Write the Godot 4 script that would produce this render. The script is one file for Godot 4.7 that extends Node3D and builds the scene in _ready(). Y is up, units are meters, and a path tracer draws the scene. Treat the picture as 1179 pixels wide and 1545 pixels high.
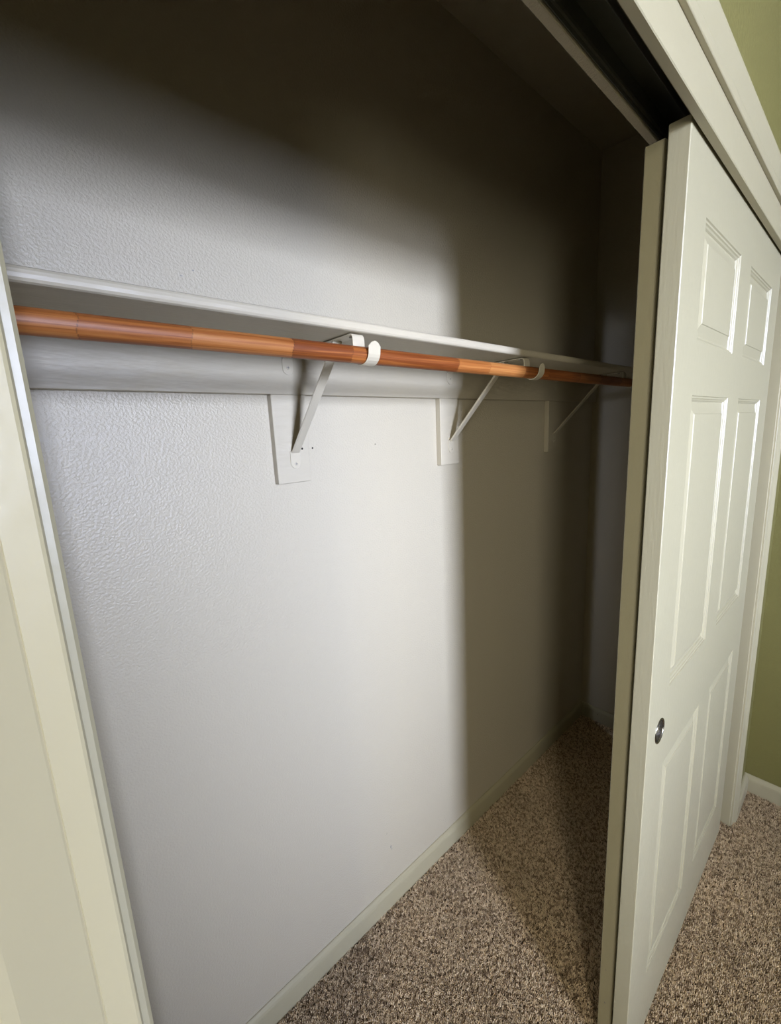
extends Node3D

# ---------------------------------------------------------------- measures (metres)
const CLOSET_L := -0.23          # left end wall of the closet
const WALL_R := 2.110            # right wall, shared by closet and bedroom
const CLOSET_FRONT := 0.587      # closet side of the front wall
const ROOM_FRONT := 0.689        # bedroom side of the front wall
const ROOM_L := -1.7
const ROOM_BACK := 4.3
const CEIL := 2.675
const OPEN_L := 0.032
const OPEN_R := 1.852
const BB_H := 0.078
const SHELF_Y := 1.718
const ROD_Y := 1.6747
const ROD_Z := 0.304
const ROD_R := 0.0143
const WIN_L := -0.68
const WIN_R := 0.05
const WIN_B := 0.98
const WIN_T := 2.35
const WIN_SPLIT := 1.66
const SIDE_Z0 := 2.2            # unseen side window, placed to light the door edges
const SIDE_Z1 := 2.85

var M := {}
var rng := RandomNumberGenerator.new()


func _ready() -> void:
	rng.seed = 7
	add_camera()
	add_light()
	make_materials()
	build_shell()
	build_window()
	build_unseen_window()
	build_trim()
	build_doors()
	build_track()
	build_shelf()
	build_carpet()
	build_marks()


# ---------------------------------------------------------------- camera, sky, light
func add_camera() -> void:
	var c := Camera3D.new()
	c.name = "camera"
	c.fov = 2.0 * rad_to_deg(atan(772.5 / 642.11))
	c.near = 0.02
	c.far = 60.0
	c.transform = Transform3D(Basis(Vector3(0.74781478, -0.04736814, 0.66221545), Vector3(0.15633235, 0.98196765, -0.10630024), Vector3(-0.64523891, 0.18301859, 0.74173509)).orthonormalized(), Vector3(0.02266, 1.54113, 0.91182))
	add_child(c)
	c.current = true


func add_light() -> void:
	var e := Environment.new()
	e.background_mode = Environment.BG_SKY
	var sky := Sky.new()
	var sm := ProceduralSkyMaterial.new()
	sm.sky_top_color = Color(0.40, 0.55, 0.80)
	sm.sky_horizon_color = Color(0.75, 0.82, 0.90)
	sm.ground_bottom_color = Color(0.45, 0.45, 0.42)
	sm.ground_horizon_color = Color(0.62, 0.63, 0.62)
	sky.sky_material = sm
	e.sky = sky
	e.tonemap_mode = Environment.TONE_MAPPER_LINEAR
	e.tonemap_exposure = 1.0
	e.sdfgi_enabled = true
	e.ssao_enabled = true
	e.ssil_enabled = true
	var we := WorldEnvironment.new()
	we.name = "world_environment"
	we.environment = e
	add_child(we)
	# daylight of the bedroom window, shining in through its blinds: lower half set weaker to dim the wall above the shelf
	daylight(WIN_SPLIT, WIN_T, 49.0)
	daylight(WIN_B, WIN_SPLIT, 15.5)
	unseen_side_daylight(6.5)


func daylight(y0: float, y1: float, energy: float) -> void:
	var l := AreaLight3D.new()
	l.name = numbered("window_daylight", self)
	l.area_size = Vector2(WIN_R - WIN_L, y1 - y0)
	l.light_color = Color(0.674, 0.75, 1.0).linear_to_srgb()
	l.light_energy = energy
	l.area_range = 12.0
	l.area_attenuation = 2.0
	l.shadow_enabled = true
	l.position = Vector3((WIN_L + WIN_R) / 2, (y0 + y1) / 2, ROOM_BACK + 0.10)
	add_child(l)


func unseen_side_daylight(energy: float) -> void:
	# softer, warmer light of an unseen side window, reaching door edges and closet wall
	var l := AreaLight3D.new()
	l.name = "unseen_side_window_daylight"
	l.area_size = Vector2(SIDE_Z1 - SIDE_Z0, WIN_T - WIN_B)
	l.light_color = Color(1.0, 0.94, 0.78).linear_to_srgb()
	l.light_energy = energy
	l.area_range = 12.0
	l.area_attenuation = 2.0
	l.shadow_enabled = true
	l.position = Vector3(ROOM_L - 0.06, (WIN_B + WIN_T) / 2, (SIDE_Z0 + SIDE_Z1) / 2)
	l.rotation.y = -PI / 2
	add_child(l)


# ---------------------------------------------------------------- materials
func noise_tex(seed_: int, freq: float, type: int, octaves: int, as_normal: bool, bump := 4.0, size := 512) -> NoiseTexture2D:
	var n := FastNoiseLite.new()
	n.seed = seed_
	n.frequency = freq
	n.noise_type = type
	n.fractal_octaves = octaves
	var t := NoiseTexture2D.new()
	t.noise = n
	t.width = size
	t.height = size
	t.seamless = true
	t.as_normal_map = as_normal
	t.bump_strength = bump
	return t


func mat(albedo: Color, rough: float, normal: Texture2D = null, scale := 4.0, strength := 0.5) -> StandardMaterial3D:
	var m := StandardMaterial3D.new()
	m.albedo_color = albedo.linear_to_srgb()
	m.roughness = rough
	if normal:
		m.normal_enabled = true
		m.normal_texture = normal
		m.normal_scale = strength
		m.uv1_triplanar = true
		m.uv1_world_triplanar = true
		m.uv1_scale = Vector3.ONE * scale
	return m


func make_materials() -> void:
	var peel := noise_tex(3, 0.035, FastNoiseLite.TYPE_SIMPLEX_SMOOTH, 3, true, 5.0)
	var brush := noise_tex(5, 0.02, FastNoiseLite.TYPE_SIMPLEX_SMOOTH, 4, true, 3.0)
	M.wall = mat(Color(0.445, 0.40, 0.30), 0.40, peel, 8.0, 0.55)
	M.green = mat(Color(0.158, 0.142, 0.042), 0.55, peel, 4.6, 0.3)
	M.ceiling = mat(Color(0.55, 0.50, 0.39), 0.8, peel, 3.0, 0.8)
	M.trim = mat(Color(0.375, 0.339, 0.222), 0.38, brush, 3.0, 0.12)
	M.board = mat(Color(0.445, 0.40, 0.30), 0.45, brush, 2.0, 0.5)
	M.board.uv1_scale = Vector3(0.6, 9.0, 9.0)
	M.door = mat(Color(0.35, 0.320, 0.212), 0.40, brush, 4.0, 0.35)
	M.door.uv1_scale = Vector3(14.0, 1.6, 14.0)
	M.white_metal = mat(Color(0.475, 0.43, 0.325), 0.30)
	M.track = mat(Color(0.075, 0.075, 0.062), 0.5, brush, 4.0, 0.3)
	M.chrome = mat(Color(0.32, 0.31, 0.29), 0.22)
	M.chrome.metallic = 1.0
	M.hole = mat(Color(0.03, 0.024, 0.018), 0.9)
	M.scuff = mat(Color(0.24, 0.235, 0.22), 0.7)
	M.slot = mat(Color(0.22, 0.21, 0.19), 0.5)
	M.slat = mat(Color(0.62, 0.62, 0.60), 0.5)
	M.carpet_base = mat(Color(0.10, 0.072, 0.048), 1.0)
	M.tuft = StandardMaterial3D.new()
	M.tuft.vertex_color_use_as_albedo = true
	M.tuft.roughness = 1.0
	M.pane = StandardMaterial3D.new()
	M.pane.albedo_color = Color(1, 1, 1, 0.06)
	M.pane.transparency = BaseMaterial3D.TRANSPARENCY_ALPHA
	M.pane.roughness = 0.02
	M.wood = StandardMaterial3D.new()
	M.wood.albedo_texture = wood_texture()
	M.wood.roughness = 0.48
	M.wood.uv1_scale = Vector3.ONE


func wood_texture() -> ImageTexture:
	# finger-jointed dowel: short lengths of differing tone, each with its own grain
	var w := 2048
	var h := 192
	var img := Image.create(w, h, false, Image.FORMAT_RGB8)
	var n := FastNoiseLite.new()
	n.noise_type = FastNoiseLite.TYPE_SIMPLEX_SMOOTH
	n.frequency = 1.0
	n.fractal_octaves = 3
	var ends := [0.10, 0.22, 0.365, 0.475, 0.53, 0.75, 0.86, 1.005, 1.12, 1.30, 1.44, 1.60, 1.78, 1.93, 2.2]
	var tone := [0.45, 0.40, 0.52, 0.10, 0.3, 0.1, 0.62, 0.85, 0.35, 0.25, 0.5, 0.2, 0.4, 0.3, 0.4]
	var dark := Color(0.42, 0.205, 0.065)
	var mid := Color(0.605, 0.365, 0.17)
	var light := Color(0.69, 0.475, 0.26)
	for x in w:
		var px := CLOSET_L + (WALL_R - CLOSET_L) * x / w
		for y in h:
			var a := TAU * y / h
			var jag := 0.004 * absf(fposmod(y * 6.0 / h, 2.0) - 1.0)
			var k := 0
			while k < ends.size() - 1 and px + jag > ends[k]:
				k += 1
			var cy := cos(a) * 1.0
			var cz := sin(a) * 1.0
			var off := k * 17.3
			var warp := n.get_noise_3d(px * 1.4 + off, cy * 0.7, cz * 0.7)
			var g := n.get_noise_3d(px * 2.2 + off, cy * 3.2 + warp * 2.0 + off, cz * 3.2)
			var fine := n.get_noise_3d(px * 9.0, cy * 22.0 + off, cz * 22.0)
			var t: float = clampf(tone[k] + g * 0.55 + fine * 0.2, 0.0, 1.0)
			var c := dark.lerp(mid, t * 2.0) if t < 0.5 else mid.lerp(light, t * 2.0 - 1.0)
			if k > 0 and absf(px + jag - ends[k - 1]) < 0.0008:
				c = c.darkened(0.25)
			img.set_pixel(x, y, c)
	return ImageTexture.create_from_image(img)


# ---------------------------------------------------------------- mesh helpers
func begin() -> SurfaceTool:
	var st := SurfaceTool.new()
	st.begin(Mesh.PRIMITIVE_TRIANGLES)
	st.set_smooth_group(-1)
	return st


func tri(st: SurfaceTool, a: Vector3, b: Vector3, c: Vector3, n: Vector3) -> void:
	if (b - a).cross(c - a).dot(n) > 0.0:
		st.add_vertex(a); st.add_vertex(c); st.add_vertex(b)
	else:
		st.add_vertex(a); st.add_vertex(b); st.add_vertex(c)


func quad(st: SurfaceTool, a: Vector3, b: Vector3, c: Vector3, d: Vector3, n: Vector3) -> void:
	tri(st, a, b, c, n)
	tri(st, a, c, d, n)


func box(st: SurfaceTool, lo: Vector3, hi: Vector3, bevel := 0.0) -> void:
	# a box whose edges and corners are chamfered
	var c := (lo + hi) / 2
	var h := (hi - lo) / 2
	var b: float = minf(bevel, minf(h.x, minf(h.y, h.z)) * 0.9)
	for ax in 3:
		var u := (ax + 1) % 3
		var v := (ax + 2) % 3
		for s in [-1.0, 1.0]:
			var pts := []
			for k in [[-1.0, -1.0], [1.0, -1.0], [1.0, 1.0], [-1.0, 1.0]]:
				var p := Vector3.ZERO
				p[ax] = s * h[ax]
				p[u] = k[0] * (h[u] - b)
				p[v] = k[1] * (h[v] - b)
				pts.append(c + p)
			var n := Vector3.ZERO
			n[ax] = s
			quad(st, pts[0], pts[1], pts[2], pts[3], n)
	if b <= 0.0:
		return
	for ax in 3:
		var u := (ax + 1) % 3
		var v := (ax + 2) % 3
		for su in [-1.0, 1.0]:
			for sv in [-1.0, 1.0]:
				var q := []
				for k in [[0, -1.0], [0, 1.0], [1, 1.0], [1, -1.0]]:
					var p := Vector3.ZERO
					p[ax] = k[1] * (h[ax] - b)
					p[u] = su * (h[u] - (b if k[0] else 0.0))
					p[v] = sv * (h[v] - (0.0 if k[0] else b))
					q.append(c + p)
				var n := Vector3.ZERO
				n[u] = su
				n[v] = sv
				quad(st, q[0], q[1], q[2], q[3], n)
	for sx in [-1.0, 1.0]:
		for sy in [-1.0, 1.0]:
			for sz in [-1.0, 1.0]:
				var s := Vector3(sx, sy, sz)
				tri(st, c + s * Vector3(h.x, h.y - b, h.z - b), c + s * Vector3(h.x - b, h.y, h.z - b), c + s * Vector3(h.x - b, h.y - b, h.z), s)


func extrude(st: SurfaceTool, profile: PackedVector2Array, frame: Transform3D, length: float, cut0 := 0.0, cut1 := 0.0, round_ := false) -> void:
	# profile points (x, y) run along frame.z; cut0/cut1 slope the ends with profile x (mitres)
	var n := profile.size()
	var a := []
	var b := []
	var mid := Vector2.ZERO
	for p in profile:
		mid += p / n
		a.append(frame * Vector3(p.x, p.y, cut0 * p.x))
		b.append(frame * Vector3(p.x, p.y, length + cut1 * p.x))
	st.set_smooth_group(1 if round_ else -1)
	for i in n:
		var j := (i + 1) % n
		var d := profile[j] - profile[i]
		var o := Vector2(d.y, -d.x)
		if not Geometry2D.is_polygon_clockwise(profile):
			pass
		else:
			o = -o
		quad(st, a[i], b[i], b[j], a[j], frame.basis * Vector3(o.x, o.y, 0))
	st.set_smooth_group(-1)
	var t := Geometry2D.triangulate_polygon(profile)
	for k in range(0, t.size(), 3):
		tri(st, a[t[k]], a[t[k + 1]], a[t[k + 2]], -frame.basis.z)
		tri(st, b[t[k]], b[t[k + 1]], b[t[k + 2]], frame.basis.z)


func lathe(st: SurfaceTool, profile: Array, at: Vector3, axis: Vector3, seg := 28) -> void:
	# profile of (radius, height along axis), turned round the axis
	var u := axis.cross(Vector3.UP)
	if u.length() < 0.1:
		u = axis.cross(Vector3.RIGHT)
	u = u.normalized()
	var v := axis.cross(u)
	st.set_smooth_group(1)
	for i in profile.size() - 1:
		var p: Vector2 = profile[i]
		var q: Vector2 = profile[i + 1]
		for k in seg:
			var a := TAU * k / seg
			var b := TAU * (k + 1) / seg
			var da := u * cos(a) + v * sin(a)
			var db := u * cos(b) + v * sin(b)
			var dm := (da + db).normalized()
			var nn := dm * (q.y - p.y) + axis * (p.x - q.x)
			var A := at + da * p.x + axis * p.y
			var B := at + db * p.x + axis * p.y
			var C := at + db * q.x + axis * q.y
			var D := at + da * q.x + axis * q.y
			if p.x > 0.0:
				tri(st, A, B, C, nn)
			if q.x > 0.0:
				tri(st, A, C, D, nn)
	st.set_smooth_group(-1)


func strip(st: SurfaceTool, path: Array, x: float, width: float, thick: float, round_start := false, round_end := false, crown := 0.0) -> void:
	# a bent metal strap: the path runs in the plane (z, y) at x, the strap is as wide as given along x
	var pts := []
	var ws := []
	var n := path.size()
	var cap := [0.0, 0.15, 0.35, 0.62, 1.0]
	var r := width / 2
	for i in n:
		var p: Vector2 = path[i]
		if i == 0 and round_start:
			var d0: Vector2 = (path[1] - p).normalized()
			for c in cap:
				pts.append(p + d0 * r * c)
				ws.append(r * sqrt(maxf(1.0 - (1.0 - c) * (1.0 - c), 0.02)))
		elif i == n - 1 and round_end:
			var d1: Vector2 = (path[n - 2] - p).normalized()
			for k in cap.size():
				var c: float = cap[cap.size() - 1 - k]
				pts.append(p + d1 * r * c)
				ws.append(r * sqrt(maxf(1.0 - (1.0 - c) * (1.0 - c), 0.02)))
		else:
			pts.append(p)
			ws.append(r)
	var rings := []
	var normals := []
	for i in pts.size():
		var t: Vector2 = (pts[mini(i + 1, pts.size() - 1)] - pts[maxi(i - 1, 0)]).normalized()
		var o := Vector2(-t.y, t.x)
		normals.append(o)
		var w: float = ws[i]
		var b := minf(thick * 0.35, w * 0.4)
		var e := thick / 2
		var ring := []
		for k in [[-w, -e + b], [-w, e - b], [-w + b, e], [0.0, e + crown], [w - b, e], [w, e - b], [w, -e + b], [w - b, -e], [-w + b, -e]]:
			var q: Vector2 = pts[i] + o * float(k[1])
			ring.append(Vector3(x + float(k[0]), q.y, q.x))
		rings.append(ring)
	for i in rings.size() - 1:
		var c := Vector3(x, (pts[i].y + pts[i + 1].y) / 2, (pts[i].x + pts[i + 1].x) / 2)
		for k in 9:
			var j := (k + 1) % 9
			var m: Vector3 = (rings[i][k] + rings[i][j] + rings[i + 1][k] + rings[i + 1][j]) / 4
			quad(st, rings[i][k], rings[i + 1][k], rings[i + 1][j], rings[i][j], m - c)
	for e in [0, rings.size() - 1]:
		var out: Vector2 = (pts[e] - pts[1 if e == 0 else e - 1])
		for k in range(1, 8):
			tri(st, rings[e][0], rings[e][k], rings[e][k + 1], Vector3(0, out.y, out.x))


func obj(called: String, st: SurfaceTool, m: Material, parent: Node = self) -> MeshInstance3D:
	st.generate_normals()
	var o := MeshInstance3D.new()
	o.name = numbered(called, parent)
	o.mesh = st.commit()
	o.material_override = m
	o.cast_shadow = GeometryInstance3D.SHADOW_CASTING_SETTING_ON
	parent.add_child(o, true)
	return o


func numbered(called: String, parent: Node) -> String:
	if not parent.has_node(NodePath(called)):
		return called
	var k := 1
	while parent.has_node(NodePath("%s_%03d" % [called, k])):
		k += 1
	return "%s_%03d" % [called, k]


func tag(o: Node, label: String, category := "", group := "", kind := "") -> Node:
	if label: o.set_meta("label", label)
	if category: o.set_meta("category", category)
	if group: o.set_meta("group", group)
	if kind: o.set_meta("kind", kind)
	return o


func structure(called: String, st: SurfaceTool, m: Material, label: String, category: String) -> MeshInstance3D:
	var o := obj(called, st, m)
	tag(o, label, category, "", "structure")
	return o


func thing(called: String, at: Vector3, label: String, category: String, group := "") -> Node3D:
	var o := Node3D.new()
	o.name = numbered(called, self)
	o.position = at
	add_child(o, true)
	tag(o, label, category, group)
	return o


# ---------------------------------------------------------------- room shell
func build_shell() -> void:
	var st := begin()
	box(st, Vector3(ROOM_L - 0.2, -0.2, -0.2), Vector3(WALL_R + 0.2, 0.0, ROOM_BACK + 0.2))
	structure("floor", st, M.carpet_base, "beige and brown flecked carpet over the closet and bedroom floor", "carpet")
	st = begin()
	box(st, Vector3(ROOM_L - 0.2, CEIL, 0.64), Vector3(WALL_R + 0.2, CEIL + 0.15, ROOM_BACK + 0.2))
	structure("ceiling", st, M.ceiling, "white bedroom ceiling", "ceiling")
	st = begin()
	box(st, Vector3(CLOSET_L - 0.2, CEIL, -0.2), Vector3(WALL_R + 0.2, CEIL + 0.15, 0.64))
	structure("ceiling_closet", st, M.wall, "shaded ceiling inside the closet above the shelf", "ceiling")
	st = begin()
	box(st, Vector3(CLOSET_L - 0.1, 0, -0.12), Vector3(WALL_R + 0.1, CEIL, 0.0))
	structure("wall_back", st, M.wall, "white textured back wall of the closet behind the shelf and rod", "wall")
	st = begin()
	box(st, Vector3(CLOSET_L - 0.1, 0, 0), Vector3(CLOSET_L, CEIL, CLOSET_FRONT))
	structure("wall_left", st, M.wall, "white left end wall of the closet", "wall")
	st = begin()
	box(st, Vector3(WALL_R, 0, 0), Vector3(WALL_R + 0.1, CEIL, 0.65))
	structure("wall_right", st, M.wall, "white shaded right end wall of the closet", "wall")
	st = begin()
	box(st, Vector3(WALL_R, 0, 0.65), Vector3(WALL_R + 0.1, CEIL, ROOM_BACK))
	structure("wall_room_right", st, M.green, "olive green bedroom wall right of the sliding doors", "wall")
	# the front wall: white inside the closet, green towards the bedroom
	for side in 2:
		var z0 := CLOSET_FRONT if side == 0 else 0.65
		var z1 := 0.65 if side == 0 else ROOM_FRONT
		st = begin()
		box(st, Vector3(CLOSET_L if side == 0 else ROOM_L, 0, z0), Vector3(OPEN_L - 0.019, CEIL, z1))
		box(st, Vector3(OPEN_R + 0.019, 0, z0), Vector3(WALL_R, CEIL, z1))
		box(st, Vector3(OPEN_L - 0.019, 2.0825, z0 + (0.0132 if side == 0 else 0.0)), Vector3(OPEN_R + 0.019, CEIL, z1))
		if side == 0:
			structure("wall_front_inside", st, M.wall, "white inner side of the closet front wall", "wall")
		else:
			structure("wall_front", st, M.green, "olive green bedroom wall above the closet opening", "wall")
	st = begin()
	box(st, Vector3(ROOM_L - 0.12, 0, 0.5), Vector3(ROOM_L, CEIL, SIDE_Z0))
	box(st, Vector3(ROOM_L - 0.12, 0, SIDE_Z1), Vector3(ROOM_L, CEIL, ROOM_BACK))
	box(st, Vector3(ROOM_L - 0.12, 0, SIDE_Z0), Vector3(ROOM_L, WIN_B, SIDE_Z1))
	box(st, Vector3(ROOM_L - 0.12, WIN_T, SIDE_Z0), Vector3(ROOM_L, CEIL, SIDE_Z1))
	structure("wall_room_left", st, M.green, "olive green bedroom wall on the left", "wall")
	st = begin()
	box(st, Vector3(-0.24, 0, 1.85), Vector3(-0.12, CEIL, 2.55), 0.004)  # wall piece added behind the camera, keeps window light off the left casing
	structure("wall_added_shade", st, M.green, "short olive green wall added out of view to shade the left casing", "wall")
	st = begin()
	var z := ROOM_BACK
	box(st, Vector3(ROOM_L, 0, z), Vector3(WIN_L, CEIL, z + 0.15))
	box(st, Vector3(WIN_R, 0, z), Vector3(WALL_R, CEIL, z + 0.15))
	box(st, Vector3(WIN_L, 0, z), Vector3(WIN_R, WIN_B, z + 0.15))
	box(st, Vector3(WIN_L, WIN_T, z), Vector3(WIN_R, CEIL, z + 0.15))
	structure("wall_room_back", st, M.green, "olive green bedroom wall that holds the window", "wall")


func build_window() -> void:
	var w := Node3D.new()
	w.name = "window_1"
	w.position = Vector3((WIN_L + WIN_R) / 2, WIN_B, ROOM_BACK)
	add_child(w)
	tag(w, "white framed bedroom window with open horizontal blinds", "window", "", "structure")
	var hw := (WIN_R - WIN_L) / 2
	var hh := WIN_T - WIN_B
	var st := begin()
	for s in [-1.0, 1.0]:
		box(st, Vector3(s * hw - (0.03 if s > 0 else 0.0), 0, 0.115), Vector3(s * hw + (0.0 if s > 0 else 0.03), hh, 0.145), 0.003)
	box(st, Vector3(-hw, 0, 0.115), Vector3(hw, 0.03, 0.145), 0.003)
	box(st, Vector3(-hw, hh - 0.03, 0.115), Vector3(hw, hh, 0.145), 0.003)
	obj("window_frame", st, M.trim, w)
	st = begin()
	box(st, Vector3(-hw + 0.03, 0.03, 0.128), Vector3(hw - 0.03, hh - 0.03, 0.132))
	obj("pane", st, M.pane, w)
	st = begin()
	box(st, Vector3(-hw - 0.03, -0.02, -0.03), Vector3(hw + 0.03, 0.0, 0.0), 0.004)
	obj("window_sill", st, M.trim, w)
	st = begin()
	box(st, Vector3(-hw + 0.005, hh - 0.04, 0.02), Vector3(hw - 0.005, hh, 0.06), 0.003)
	obj("headrail", st, M.slat, w)
	# blind slats, almost level
	var tilt := -0.13
	var pitch := 0.028
	var count := int((hh - 0.05) / pitch)
	var mesh: ArrayMesh
	for i in count:
		if mesh == null:
			st = begin()
			box(st, Vector3(-hw + 0.006, -0.0008, -0.025), Vector3(hw - 0.006, 0.0008, 0.025))
			st.generate_normals()
			mesh = st.commit()
		var o := MeshInstance3D.new()
		o.name = numbered("slat", w)
		o.mesh = mesh
		o.material_override = M.slat
		o.position = Vector3(0, 0.02 + pitch * i, 0.04)
		o.rotation.x = tilt
		w.add_child(o, true)


func build_unseen_window() -> void:
	var w := Node3D.new()
	w.name = "window_2"  # out of view, placed to light the door edges and shaded closet wall
	w.position = Vector3(ROOM_L, WIN_B, (SIDE_Z0 + SIDE_Z1) / 2)
	add_child(w)
	tag(w, "unseen white framed side window that lights the door edges and shaded closet wall", "window", "", "structure")
	var hw := (SIDE_Z1 - SIDE_Z0) / 2
	var hh := WIN_T - WIN_B
	var st := begin()
	for s in [-1.0, 1.0]:
		box(st, Vector3(-0.11, 0, s * hw - (0.03 if s > 0 else 0.0)), Vector3(-0.08, hh, s * hw + (0.0 if s > 0 else 0.03)), 0.003)
	for y in [0.0, hh / 2 - 0.015, hh - 0.03]:
		box(st, Vector3(-0.11, y, -hw + 0.03), Vector3(-0.08, y + 0.03, hw - 0.03), 0.003)
	obj("window_frame", st, M.trim, w)
	for k in 2:
		st = begin()
		box(st, Vector3(-0.097, 0.03 + k * (hh / 2 - 0.015), -hw + 0.03), Vector3(-0.093, hh / 2 - 0.015 + k * (hh / 2 - 0.015), hw - 0.03))
		obj("pane", st, M.pane, w)
	st = begin()
	box(st, Vector3(0, -0.02, -hw - 0.03), Vector3(0.03, 0, hw + 0.03), 0.004)
	obj("window_sill", st, M.trim, w)


# ---------------------------------------------------------------- baseboards, casings, jambs, header
func base_profile(t: float) -> PackedVector2Array:
	return PackedVector2Array([Vector2(0, 0), Vector2(t, 0), Vector2(t, 0.056), Vector2(t * 0.93, 0.063), Vector2(t * 0.72, 0.070), Vector2(t * 0.45, 0.0755), Vector2(t * 0.2, BB_H), Vector2(0, BB_H)])


func casing_profile() -> PackedVector2Array:
	# x across from the opening's edge, y out from the wall
	return PackedVector2Array([Vector2(0, 0), Vector2(0, 0.0056), Vector2(0.0007, 0.0065), Vector2(0.0020, 0.0070), Vector2(0.0130, 0.0082), Vector2(0.0134, 0.0074), Vector2(0.0144, 0.0080), Vector2(0.020, 0.0098), Vector2(0.030, 0.0130), Vector2(0.0385, 0.0156), Vector2(0.043, 0.0160), Vector2(0.0458, 0.0150), Vector2(0.047, 0.0125), Vector2(0.047, 0)])


func build_trim() -> void:
	# frames for extrude(): columns are profile x, profile y, run direction
	var st := begin()
	extrude(st, base_profile(0.0114), Transform3D(Basis(Vector3(0, 0, 1), Vector3(0, 1, 0), Vector3(1, 0, 0)), Vector3(CLOSET_L, 0, 0)), WALL_R - CLOSET_L, 0, -1.0)
	structure("baseboard_back", st, M.trim, "long white baseboard along the closet back wall", "baseboard")
	st = begin()
	extrude(st, base_profile(0.0114), Transform3D(Basis(Vector3(-1, 0, 0), Vector3(0, 1, 0), Vector3(0, 0, 1)), Vector3(WALL_R, 0, 0)), CLOSET_FRONT, 1.0, 0)
	var b := structure("baseboard_right", st, M.trim, "short shaded baseboard on the closet right end wall", "baseboard")
	st = begin()
	lathe(st, [Vector2(0.0021, 0.0), Vector2(0.0021, 0.0003), Vector2(0.0, 0.0003)], Vector3(WALL_R - 0.0114, 0.0445, 0.092), Vector3(-1, 0, 0), 10)
	obj("nail_hole", st, M.hole, b)
	st = begin()
	extrude(st, base_profile(0.0165), Transform3D(Basis(Vector3(0, 0, 1), Vector3(0, 1, 0), Vector3(1, 0, 0)), Vector3(OPEN_R + 0.005 + 0.047, 0, ROOM_FRONT)), WALL_R - OPEN_R - 0.052, 0, -1.0)
	structure("baseboard_front", st, M.trim, "tiny white baseboard piece between door casing and green wall", "baseboard")
	st = begin()
	extrude(st, base_profile(0.0125), Transform3D(Basis(Vector3(-1, 0, 0), Vector3(0, 1, 0), Vector3(0, 0, 1)), Vector3(WALL_R, 0, ROOM_FRONT)), ROOM_BACK - ROOM_FRONT, 1.0, 0)
	structure("baseboard_room_right", st, M.trim, "white baseboard under the olive green bedroom wall", "baseboard")
	# casings, mitred at the head
	var cp := casing_profile()
	var head := 2.053
	st = begin()
	extrude(st, cp, Transform3D(Basis(Vector3(-1, 0, 0), Vector3(0, 0, 1), Vector3(0, 1, 0)), Vector3(OPEN_L - 0.0043, 0, ROOM_FRONT)), head, 0, 1.0)
	structure("trim_1", st, M.trim, "white moulded casing at the left edge, close to the camera", "casing")
	st = begin()
	extrude(st, cp, Transform3D(Basis(Vector3(1, 0, 0), Vector3(0, 0, 1), Vector3(0, 1, 0)), Vector3(OPEN_R + 0.005, 0, ROOM_FRONT)), head, 0, 1.0)
	structure("trim_2", st, M.trim, "white ribbed casing upright right of the sliding doors", "casing")
	st = begin()
	extrude(st, cp, Transform3D(Basis(Vector3(0, 1, 0), Vector3(0, 0, 1), Vector3(1, 0, 0)), Vector3(OPEN_L - 0.0043, head, ROOM_FRONT)), OPEN_R - OPEN_L + 0.0093, -1.0, 1.0)
	structure("trim_3", st, M.trim, "white moulded head casing below the olive green wall", "casing")
	# jambs
	st = begin()
	box(st, Vector3(OPEN_L - 0.019, 0, CLOSET_FRONT), Vector3(OPEN_L, 2.0685, ROOM_FRONT + 0.0015), 0.0015)
	structure("trim_4", st, M.trim, "white left jamb board of the closet opening", "jamb")
	st = begin()
	box(st, Vector3(OPEN_R, 0, CLOSET_FRONT), Vector3(OPEN_R + 0.019, 2.0685, ROOM_FRONT + 0.0015), 0.0015)
	structure("trim_5", st, M.trim, "white right jamb board beside the front sliding door", "jamb")
	st = begin()
	box(st, Vector3(OPEN_L, 2.0535, 0.6876), Vector3(OPEN_R, 2.0695, ROOM_FRONT))
	box(st, Vector3(OPEN_L - 0.019, 2.0690, 0.6005), Vector3(OPEN_R + 0.019, 2.0820, ROOM_FRONT), 0.001)
	structure("trim_6", st, M.trim, "head jamb board above the dark door track", "jamb")
	st = begin()
	box(st, Vector3(OPEN_L + 0.0005, 1.9872, 0.6740), Vector3(OPEN_R - 0.0005, 2.0685, 0.6875), 0.0012)
	structure("trim_7", st, M.trim, "bright white fascia board hiding the sliding door track", "fascia")
	st = begin()
	box(st, Vector3(OPEN_L, 2.020, CLOSET_FRONT), Vector3(OPEN_R, CEIL, 0.5998), 0.001)
	structure("trim_8", st, M.wall, "white inner lip of the header behind the door track", "trim")


# ---------------------------------------------------------------- sliding doors
func build_doors() -> void:
	var a := make_door("door_1", "white six panel sliding closet door in front, with a round metal finger pull", 0.885, 0.670, 0.0075, 2.0)
	a.set_meta("kind", "structure")
	var b := make_door("door_2", "white sliding closet door behind the front one, only its edge showing", 0.902, 0.6305, 0.0075, 1.9925)
	b.set_meta("kind", "structure")
	# grey scuffs low on the edge of the rear door
	var st := begin()
	blot(st, Vector3(-0.0003, 0.135, -0.017), Vector3(0, 0, 1), Vector3(0, 1, 0), 0.0022, 0.0032, 3)
	blot(st, Vector3(-0.0003, 0.235, -0.019), Vector3(0, 0, 1), Vector3(0, 1, 0), 0.0014, 0.002, 4)
	obj("scuff_mark", st, M.scuff, b)


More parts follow.
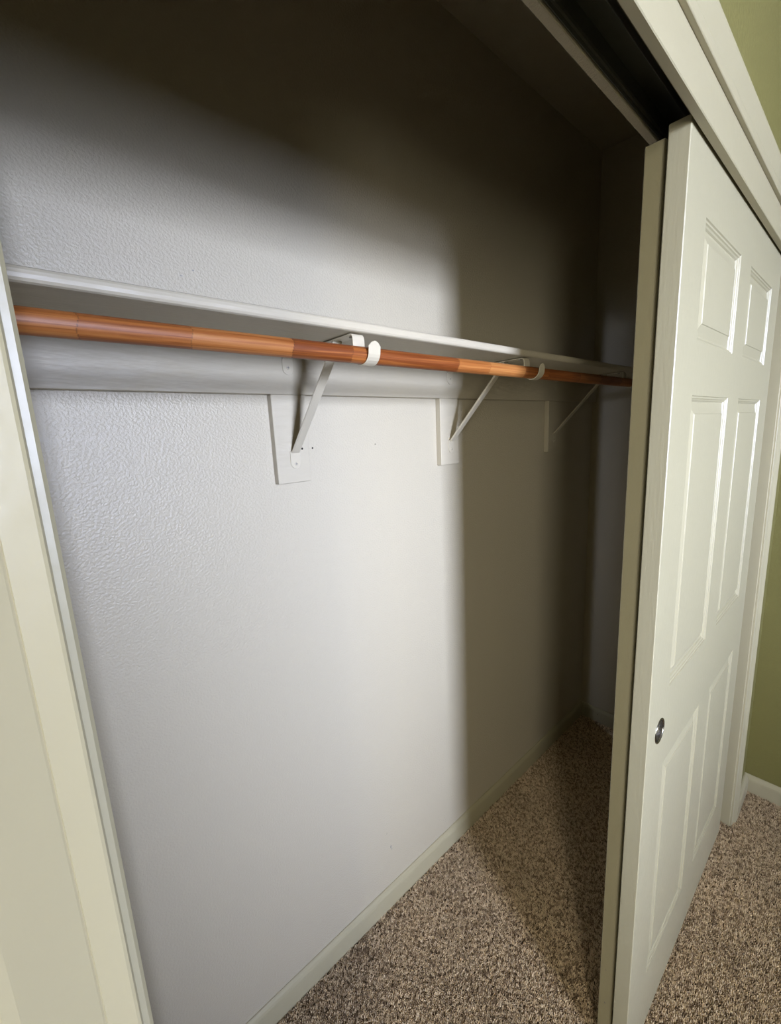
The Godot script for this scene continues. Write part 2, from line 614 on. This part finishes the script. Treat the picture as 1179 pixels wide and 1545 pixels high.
func make_door(called: String, label: String, left: float, front: float, bottom: float, top: float) -> Node3D:
	var width := 0.915
	var height := top - bottom
	var thick := 0.032
	var d := Node3D.new()
	d.name = called
	d.position = Vector3(left, bottom, front)     # front face at z = 0
	add_child(d)
	tag(d, label, "door")
	var px := [[0.1155, 0.4035], [0.5105, 0.7995]]
	var py := [[0.1925, 0.7915], [0.9775, 1.5835], [1.6805, 1.8865]]
	var pull := Vector2(0.0725, 0.8945 - bottom)
	var c := 0.034
	var b := 0.0014
	var xs := [b, pull.x - c, pull.x + c, px[0][0], px[0][1], px[1][0], px[1][1], width - b]
	var ys := [b, py[0][0] - bottom, py[0][1] - bottom, pull.y - c, pull.y + c, py[1][0] - bottom, py[1][1] - bottom, py[2][0] - bottom, py[2][1] - bottom, height - b]
	var st := begin()
	for i in xs.size() - 1:
		for j in ys.size() - 1:
			var hole := (i == 3 or i == 5) and (j == 1 or j == 5 or j == 7)
			if hole:
				continue
			if i == 1 and j == 3:
				# round hole for the pull
				var seg := 32
				for k in seg:
					var a0 := TAU * k / seg
					var a1 := TAU * (k + 1) / seg
					var o0 := Vector2(cos(a0), sin(a0))
					var o1 := Vector2(cos(a1), sin(a1))
					var s0 := o0 * c / maxf(absf(o0.x), absf(o0.y))
					var s1 := o1 * c / maxf(absf(o1.x), absf(o1.y))
					var r := 0.0262
					quad(st, v3(pull + o0 * r), v3(pull + o1 * r), v3(pull + s1), v3(pull + s0), Vector3(0, 0, 1))
				continue
			quad(st, Vector3(xs[i], ys[j], 0), Vector3(xs[i + 1], ys[j], 0), Vector3(xs[i + 1], ys[j + 1], 0), Vector3(xs[i], ys[j + 1], 0), Vector3(0, 0, 1))
	# rim of the slab: chamfer, edges, back
	var f := [Vector3(b, b, 0), Vector3(width - b, b, 0), Vector3(width - b, height - b, 0), Vector3(b, height - b, 0)]
	var g := [Vector3(0, 0, -b), Vector3(width, 0, -b), Vector3(width, height, -b), Vector3(0, height, -b)]
	var h := []
	var k2 := []
	for i in 4:
		h.append(Vector3(g[i].x, g[i].y, -thick + b))
		k2.append(Vector3(f[i].x, f[i].y, -thick))
	for i in 4:
		var j := (i + 1) % 4
		var n: Vector3 = (f[i] + f[j]) / 2 - Vector3(width / 2, height / 2, 0)
		n.z = 0
		n = n.normalized()
		quad(st, f[i], f[j], g[j], g[i], n + Vector3(0, 0, 1))
		quad(st, g[i], g[j], h[j], h[i], n)
		quad(st, h[i], h[j], k2[j], k2[i], n - Vector3(0, 0, 1))
	quad(st, k2[0], k2[1], k2[2], k2[3], Vector3(0, 0, -1))
	obj("slab", st, M.door, d)
	for x in px:
		for y in py:
			st = begin()
			raised_panel(st, Rect2(x[0], y[0] - bottom, x[1] - x[0], y[1] - y[0]))
			obj("panel", st, M.door, d)
	# recessed round finger pull
	st = begin()
	lathe(st, [Vector2(0.0195, -0.0125), Vector2(0.0225, -0.011), Vector2(0.0238, -0.0075), Vector2(0.0240, -0.0015), Vector2(0.0243, 0.0008), Vector2(0.0252, 0.0016), Vector2(0.0268, 0.0016), Vector2(0.0276, 0.0009), Vector2(0.0278, 0.0)], v3(pull), Vector3(0, 0, 1), 36)
	var rim := obj("finger_pull", st, M.chrome, d)
	rim.set_meta("label", "round metal finger pull")
	st = begin()
	lathe(st, [Vector2(0.0, -0.0105), Vector2(0.010, -0.0112), Vector2(0.0195, -0.0125)], v3(pull), Vector3(0, 0, 1), 36)
	obj("pull_cup", st, M.chrome, rim)
	return d


func v3(p: Vector2) -> Vector3:
	return Vector3(p.x, p.y, 0)


func raised_panel(st: SurfaceTool, r: Rect2) -> void:
	# moulded sticking, a groove, then the bevel up to the raised field
	var prof := [[0.0, 0.0], [0.0015, -0.0022], [0.0045, -0.0026], [0.0060, -0.0046], [0.0085, -0.0060], [0.0105, -0.0086], [0.0135, -0.0090], [0.0340, -0.0032], [0.0350, -0.0018], [0.0370, -0.0014]]
	for i in prof.size():
		var a: Rect2 = r.grow(-float(prof[i][0]))
		var za: float = prof[i][1]
		var A := [Vector3(a.position.x, a.position.y, za), Vector3(a.end.x, a.position.y, za), Vector3(a.end.x, a.end.y, za), Vector3(a.position.x, a.end.y, za)]
		if i == prof.size() - 1:
			quad(st, A[0], A[1], A[2], A[3], Vector3(0, 0, 1))
			return
		var b: Rect2 = r.grow(-float(prof[i + 1][0]))
		var zb: float = prof[i + 1][1]
		var B := [Vector3(b.position.x, b.position.y, zb), Vector3(b.end.x, b.position.y, zb), Vector3(b.end.x, b.end.y, zb), Vector3(b.position.x, b.end.y, zb)]
		for k in 4:
			var j := (k + 1) % 4
			quad(st, A[k], A[j], B[j], B[k], Vector3(0, 0, 1))


func build_track() -> void:
	# double channel of dark metal screwed under the head jamb
	var t := thing("door_track", Vector3((OPEN_L + OPEN_R) / 2, 2.0625, 0.6365), "dark metal double sliding door track between the inner lip and fascia", "door track")
	var x0 := OPEN_L - t.position.x + 0.001
	var x1 := OPEN_R - t.position.x - 0.001
	var st := begin()
	box(st, Vector3(x0, 0.0, -0.0362), Vector3(x1, 0.0060, 0.0362), 0.0005)
	obj("top_plate", st, M.track, t)
	st = begin()
	box(st, Vector3(x0, -0.0392, -0.0362), Vector3(x1, -0.0001, -0.0346), 0.0005)
	obj("rear_flange", st, M.track, t)
	st = begin()
	extrude(st, PackedVector2Array([Vector2(-0.0346, -0.0325), Vector2(-0.0316, -0.0322), Vector2(-0.0308, -0.0290), Vector2(-0.0316, -0.0258), Vector2(-0.0346, -0.0250)]), Transform3D(Basis(Vector3(0, 0, 1), Vector3(0, 1, 0), Vector3(1, 0, 0)), Vector3(x0, 0, 0)), x1 - x0)
	obj("rear_bead", st, M.track, t)
	st = begin()
	box(st, Vector3(x0, -0.0125, -0.0045), Vector3(x1, -0.0001, -0.0028), 0.0006)
	obj("middle_flange", st, M.track, t)
	st = begin()
	box(st, Vector3(x0, -0.0300, 0.0346), Vector3(x1, -0.0001, 0.0362), 0.0005)
	obj("front_flange", st, M.track, t)
	for x in [-0.55, 0.0, 0.55]:
		st = begin()
		lathe(st, [Vector2(0.0035, 0.0), Vector2(0.003, 0.0014), Vector2(0.0, 0.0018)], Vector3(x, 0.0, 0.015), Vector3(0, -1, 0), 12)
		obj("screw", st, M.chrome, t)


# ---------------------------------------------------------------- shelf, rod, brackets, backing boards
func build_shelf() -> void:
	var t := 0.0175
	var s := PackedVector2Array([Vector2(0, 0), Vector2(0.2835, 0), Vector2(0.2865, 0.0015), Vector2(0.288, 0.0045), Vector2(0.2885, t / 2), Vector2(0.288, t - 0.0045), Vector2(0.2865, t - 0.0015), Vector2(0.2835, t), Vector2(0, t)])
	var st := begin()
	extrude(st, s, Transform3D(Basis(Vector3(0, 0, 1), Vector3(0, 1, 0), Vector3(1, 0, 0)), Vector3(CLOSET_L, SHELF_Y, 0)), WALL_R - CLOSET_L)
	tag(obj("closet_shelf", st, M.board), "long white painted closet shelf with a rounded front edge", "shelf")
	# board under the shelf, and the blocks that carry the brackets
	st = begin()
	box(st, Vector3(CLOSET_L, 1.6367, 0), Vector3(WALL_R, SHELF_Y - 0.0004, 0.019), 0.0012)
	tag(obj("ledger_board", st, M.board), "long white ledger board under the shelf on the back wall", "board")
	var bx := [[0.4676, 0.553], [1.0193, 1.1034], [1.6705, 1.756]]
	var by := [1.4370, 1.4335, 1.4325]
	var bl := ["white backer block under the nearest shelf bracket, with screw holes beside it", "white backer block under the middle shelf bracket, at the shadow's edge", "white backer block under the farthest shelf bracket, in deep shade"]
	for i in 3:
		st = begin()
		box(st, Vector3(bx[i][0], by[i], 0), Vector3(bx[i][1], 1.6363, 0.019), 0.0012)
		tag(obj("backer_block", st, M.board), bl[i], "block", "backer blocks below the ledger board")
	# rod
	st = begin()
	var seg := 40
	var parts := 24
	st.set_smooth_group(1)
	for k in seg:
		for j in parts:
			var q := []
			for e in [[k, j], [k + 1, j], [k + 1, j + 1], [k, j + 1]]:
				var a: float = TAU * e[0] / seg
				var u: float = float(e[1]) / parts
				q.append([Vector3(lerpf(CLOSET_L, WALL_R, u), ROD_Y + ROD_R * cos(a), ROD_Z + ROD_R * sin(a)), Vector2(u, float(e[0]) / seg)])
			for id in [[0, 1, 2], [0, 2, 3]]:
				var order: Array = id
				var n: Vector3 = (q[0][0] + q[1][0]) / 2 - Vector3(q[0][0].x, ROD_Y, ROD_Z)
				n.x = 0
				if (q[id[1]][0] - q[id[0]][0]).cross(q[id[2]][0] - q[id[0]][0]).dot(n) > 0:
					order = [id[0], id[2], id[1]]
				for v in order:
					st.set_uv(q[v][1])
					st.add_vertex(q[v][0])
	tag(obj("closet_rod", st, M.wood), "long round brown wooden closet rod held by white hooks", "closet rod")
	var lab := ["white metal shelf bracket nearest the camera, its hook around the rod", "white metal shelf bracket in the middle, at the shadow's edge", "white metal shelf bracket farthest back, in shade beside the door"]
	var xb := [0.5145, 1.066, 1.7165]
	for i in 3:
		bracket(xb[i], lab[i])


func bracket(x: float, label: String) -> void:
	var o := thing("shelf_bracket", Vector3(x, 1.4695, 0.019), label, "bracket", "white metal shelf brackets")
	var base := Vector2(o.position.z, o.position.y)
	var w := 0.026
	var t := 0.0022
	var top := SHELF_Y - 0.0027
	# arm with its wall tab
	var p := []
	for q in [Vector2(0.0202, 1.6790), Vector2(0.0202, top - 0.008), Vector2(0.0209, top - 0.004), Vector2(0.0235, top - 0.0008), Vector2(0.0280, top), Vector2(0.272, top)]:
		p.append(q - base)
	var st := begin()
	strip(st, p, 0, w, t, true, false)
	obj("arm", st, M.white_metal, o)
	# hook: down behind the rod, round below it and up in front
	p = [Vector2(0.2705, top), Vector2(0.2750, top - 0.0003), Vector2(0.2790, top - 0.0018), Vector2(0.2812, top - 0.0050), Vector2(0.2822, top - 0.010)]
	var hr := 0.0212
	var hc := Vector2(0.3040, ROD_Y - ROD_R + hr - 0.0011 - 0.0002)
	for k in 13:
		var a := PI + PI * k / 12.0
		p.append(hc + Vector2(cos(a), sin(a)) * hr)
	p.append(Vector2(hc.x + hr + 0.0008, hc.y + 0.008))
	p.append(Vector2(hc.x + hr + 0.0020, 1.6955))
	var pp := []
	for q in p:
		pp.append(q - base)
	st = begin()
	strip(st, pp, 0, w, 0.0024, false, true)
	obj("hook", st, M.white_metal, o)
	# strut with its flattened foot
	p = []
	for q in [Vector2(0.0202, 1.4695), Vector2(0.0202, 1.5060), Vector2(0.0215, 1.5100)]:
		p.append(q - base)
	st = begin()
	strip(st, p, 0, w, t, true, false)
	obj("foot", st, M.white_metal, o)
	p = []
	for q in [Vector2(0.0235, 1.5080), Vector2(0.0320, 1.5165), Vector2(0.1960, 1.6900), Vector2(0.2180, top - 0.0013)]:
		p.append(q - base)
	st = begin()
	strip(st, p, 0, 0.021, 0.006, false, false, 0.0016)
	obj("strut", st, M.white_metal, o)
	for y in [1.4805, 1.6945]:
		st = begin()
		lathe(st, [Vector2(0.0042, 0.0), Vector2(0.0040, 0.0008), Vector2(0.0028, 0.0016), Vector2(0.0, 0.0018)], Vector3(0, y - base.y, 0.0213 - base.x), Vector3(0, 0, 1), 14)
		var s := obj("screw", st, M.white_metal, o)
		st = begin()
		box(st, Vector3(-0.0024, y - base.y - 0.0006, 0.0213 - base.x + 0.0012), Vector3(0.0024, y - base.y + 0.0006, 0.0213 - base.x + 0.0020))
		box(st, Vector3(-0.0006, y - base.y - 0.0024, 0.0213 - base.x + 0.0012), Vector3(0.0006, y - base.y + 0.0024, 0.0213 - base.x + 0.0020))
		obj("screw_slot", st, M.slot, s)
	st = begin()
	lathe(st, [Vector2(0.0045, 0.0), Vector2(0.0038, 0.0018), Vector2(0.0, 0.0024)], Vector3(0, top - t / 2 - base.y, 0.262 - base.x), Vector3(0, -1, 0), 14)
	obj("screw", st, M.slot, o)


# ---------------------------------------------------------------- carpet pile
func tuft_mesh() -> ArrayMesh:
	var st := begin()
	st.set_smooth_group(-1)
	for s in 3:
		var a := TAU * s / 3.0 + 0.4
		var foot := Vector3(cos(a), 0, sin(a)) * 0.0011
		var tip := Vector3(cos(a + 0.8) * 0.0026, 0.0082 + 0.0012 * s, sin(a + 0.8) * 0.0026)
		var mid := (foot + tip) / 2 + Vector3(cos(a), 0, sin(a)) * 0.0006
		for k in 4:
			var b := TAU * k / 4.0
			var c := TAU * (k + 1) / 4.0
			var d0 := Vector3(cos(b), 0, sin(b))
			var d1 := Vector3(cos(c), 0, sin(c))
			var n := d0 + d1
			quad(st, foot + d0 * 0.0013, foot + d1 * 0.0013, mid + d1 * 0.0014, mid + d0 * 0.0014, n)
			tri(st, mid + d0 * 0.0014, mid + d1 * 0.0014, tip, n + Vector3.UP)
	st.generate_normals()
	return st.commit()


func build_carpet() -> void:
	var fleck := FastNoiseLite.new()
	fleck.seed = 21
	fleck.noise_type = FastNoiseLite.TYPE_SIMPLEX
	fleck.frequency = 165.0
	fleck.fractal_octaves = 2
	var patch := FastNoiseLite.new()
	patch.seed = 5
	patch.frequency = 3.0
	var areas := [Rect2(CLOSET_L + 0.002, 0.004, WALL_R - CLOSET_L - 0.005, 0.70), Rect2(CLOSET_L, 0.704, WALL_R - CLOSET_L - 0.003, 0.95)]
	var step := 0.0046
	var tr := []
	var col := PackedColorArray()
	for a in areas:
		var nx := int(a.size.x / step)
		var nz := int(a.size.y / step)
		for i in nx:
			for j in nz:
				var x: float = a.position.x + (i + rng.randf()) * step
				var z: float = a.position.y + (j + rng.randf()) * step
				if z < 0.0125 or (z < 0.70 and x > WALL_R - 0.0125):
					continue
				if x > OPEN_R - 0.001 and z > 0.6 and z < 0.696 and x < WALL_R:
					continue
				if x < OPEN_L + 0.001 and z > 0.584 and z < 0.696:
					continue
				if x > WALL_R - 0.0135:
					continue
				var f := fleck.get_noise_2d(x, z) + rng.randf_range(-0.22, 0.22)
				var c := Color(0.63, 0.495, 0.32)
				if f < -0.24:
					c = Color(0.255, 0.178, 0.105)
				elif f < -0.02:
					c = Color(0.47, 0.355, 0.22)
				elif f > 0.26:
					c = Color(0.71, 0.57, 0.385)
				c = c * (1.0 + 0.12 * patch.get_noise_2d(x, z) + rng.randf_range(-0.1, 0.1))
				var h := rng.randf_range(0.8, 1.2)
				var b := Basis(Vector3.UP, rng.randf() * TAU) * Basis.from_scale(Vector3(1.15, h, 1.15))
				b = Basis(Vector3(rng.randf_range(-1, 1), 0, rng.randf_range(-1, 1)).normalized(), rng.randf_range(0.0, 0.5)) * b
				tr.append(Transform3D(b, Vector3(x, -0.002, z)))
				col.append(c)
	var mm := MultiMesh.new()
	mm.transform_format = MultiMesh.TRANSFORM_3D
	mm.use_colors = true
	mm.mesh = tuft_mesh()
	mm.instance_count = tr.size()
	for i in tr.size():
		mm.set_instance_transform(i, tr[i])
		mm.set_instance_color(i, col[i])
	var o := MultiMeshInstance3D.new()
	o.name = "carpet_pile"
	o.multimesh = mm
	o.material_override = M.tuft
	o.set_meta("kind", "stuff")
	get_node("floor").add_child(o)


# ---------------------------------------------------------------- nail holes and scuffs
func blot(st: SurfaceTool, at: Vector3, u: Vector3, v: Vector3, rx: float, ry: float, seed_: int) -> void:
	var r := RandomNumberGenerator.new()
	r.seed = seed_
	var pts := []
	for k in 11:
		var a := TAU * k / 11.0
		var d := r.randf_range(0.45, 1.1)
		pts.append(at + u * cos(a) * rx * d + v * sin(a) * ry * d)
	for k in 11:
		tri(st, at, pts[k], pts[(k + 1) % 11], v.cross(u) if v.cross(u).z > 0 or v.cross(u).x < 0 else u.cross(v))


func build_marks() -> void:
	var w := get_node("wall_back")
	for h in [[0.5345, 1.5141, 0.0026], [0.574, 1.5133, 0.0022], [0.7717, 1.5123, 0.0014]]:
		var on_block: bool = h[0] < 0.553
		var st := begin()
		lathe(st, [Vector2(h[2], 0.0), Vector2(h[2], 0.0003), Vector2(0.0, 0.0003)], Vector3(h[0], h[1], 0.019 if on_block else 0.0), Vector3(0, 0, 1), 10)
		obj("nail_hole", st, M.hole, get_node("backer_block") if on_block else w)
	var st := begin()
	blot(st, Vector3(0.7478, 0.2180, 0.0003), Vector3(1, 0, 0), Vector3(0, 1, 0), 0.0026, 0.0085, 11)
	blot(st, Vector3(0.7510, 0.2050, 0.0003), Vector3(1, 0, 0), Vector3(0, 1, 0), 0.0020, 0.0045, 12)
	blot(st, Vector3(0.734, 0.277, 0.0003), Vector3(1, 0, 0), Vector3(0, 1, 0), 0.0018, 0.0020, 13)
	blot(st, Vector3(0.340, 1.867, 0.0003), Vector3(1, 0, 0), Vector3(0, 1, 0), 0.0022, 0.0016, 14)
	blot(st, Vector3(0.318, 1.853, 0.0003), Vector3(1, 0, 0), Vector3(0, 1, 0), 0.0045, 0.0009, 15)
	obj("scuff_mark", st, M.scuff, w)
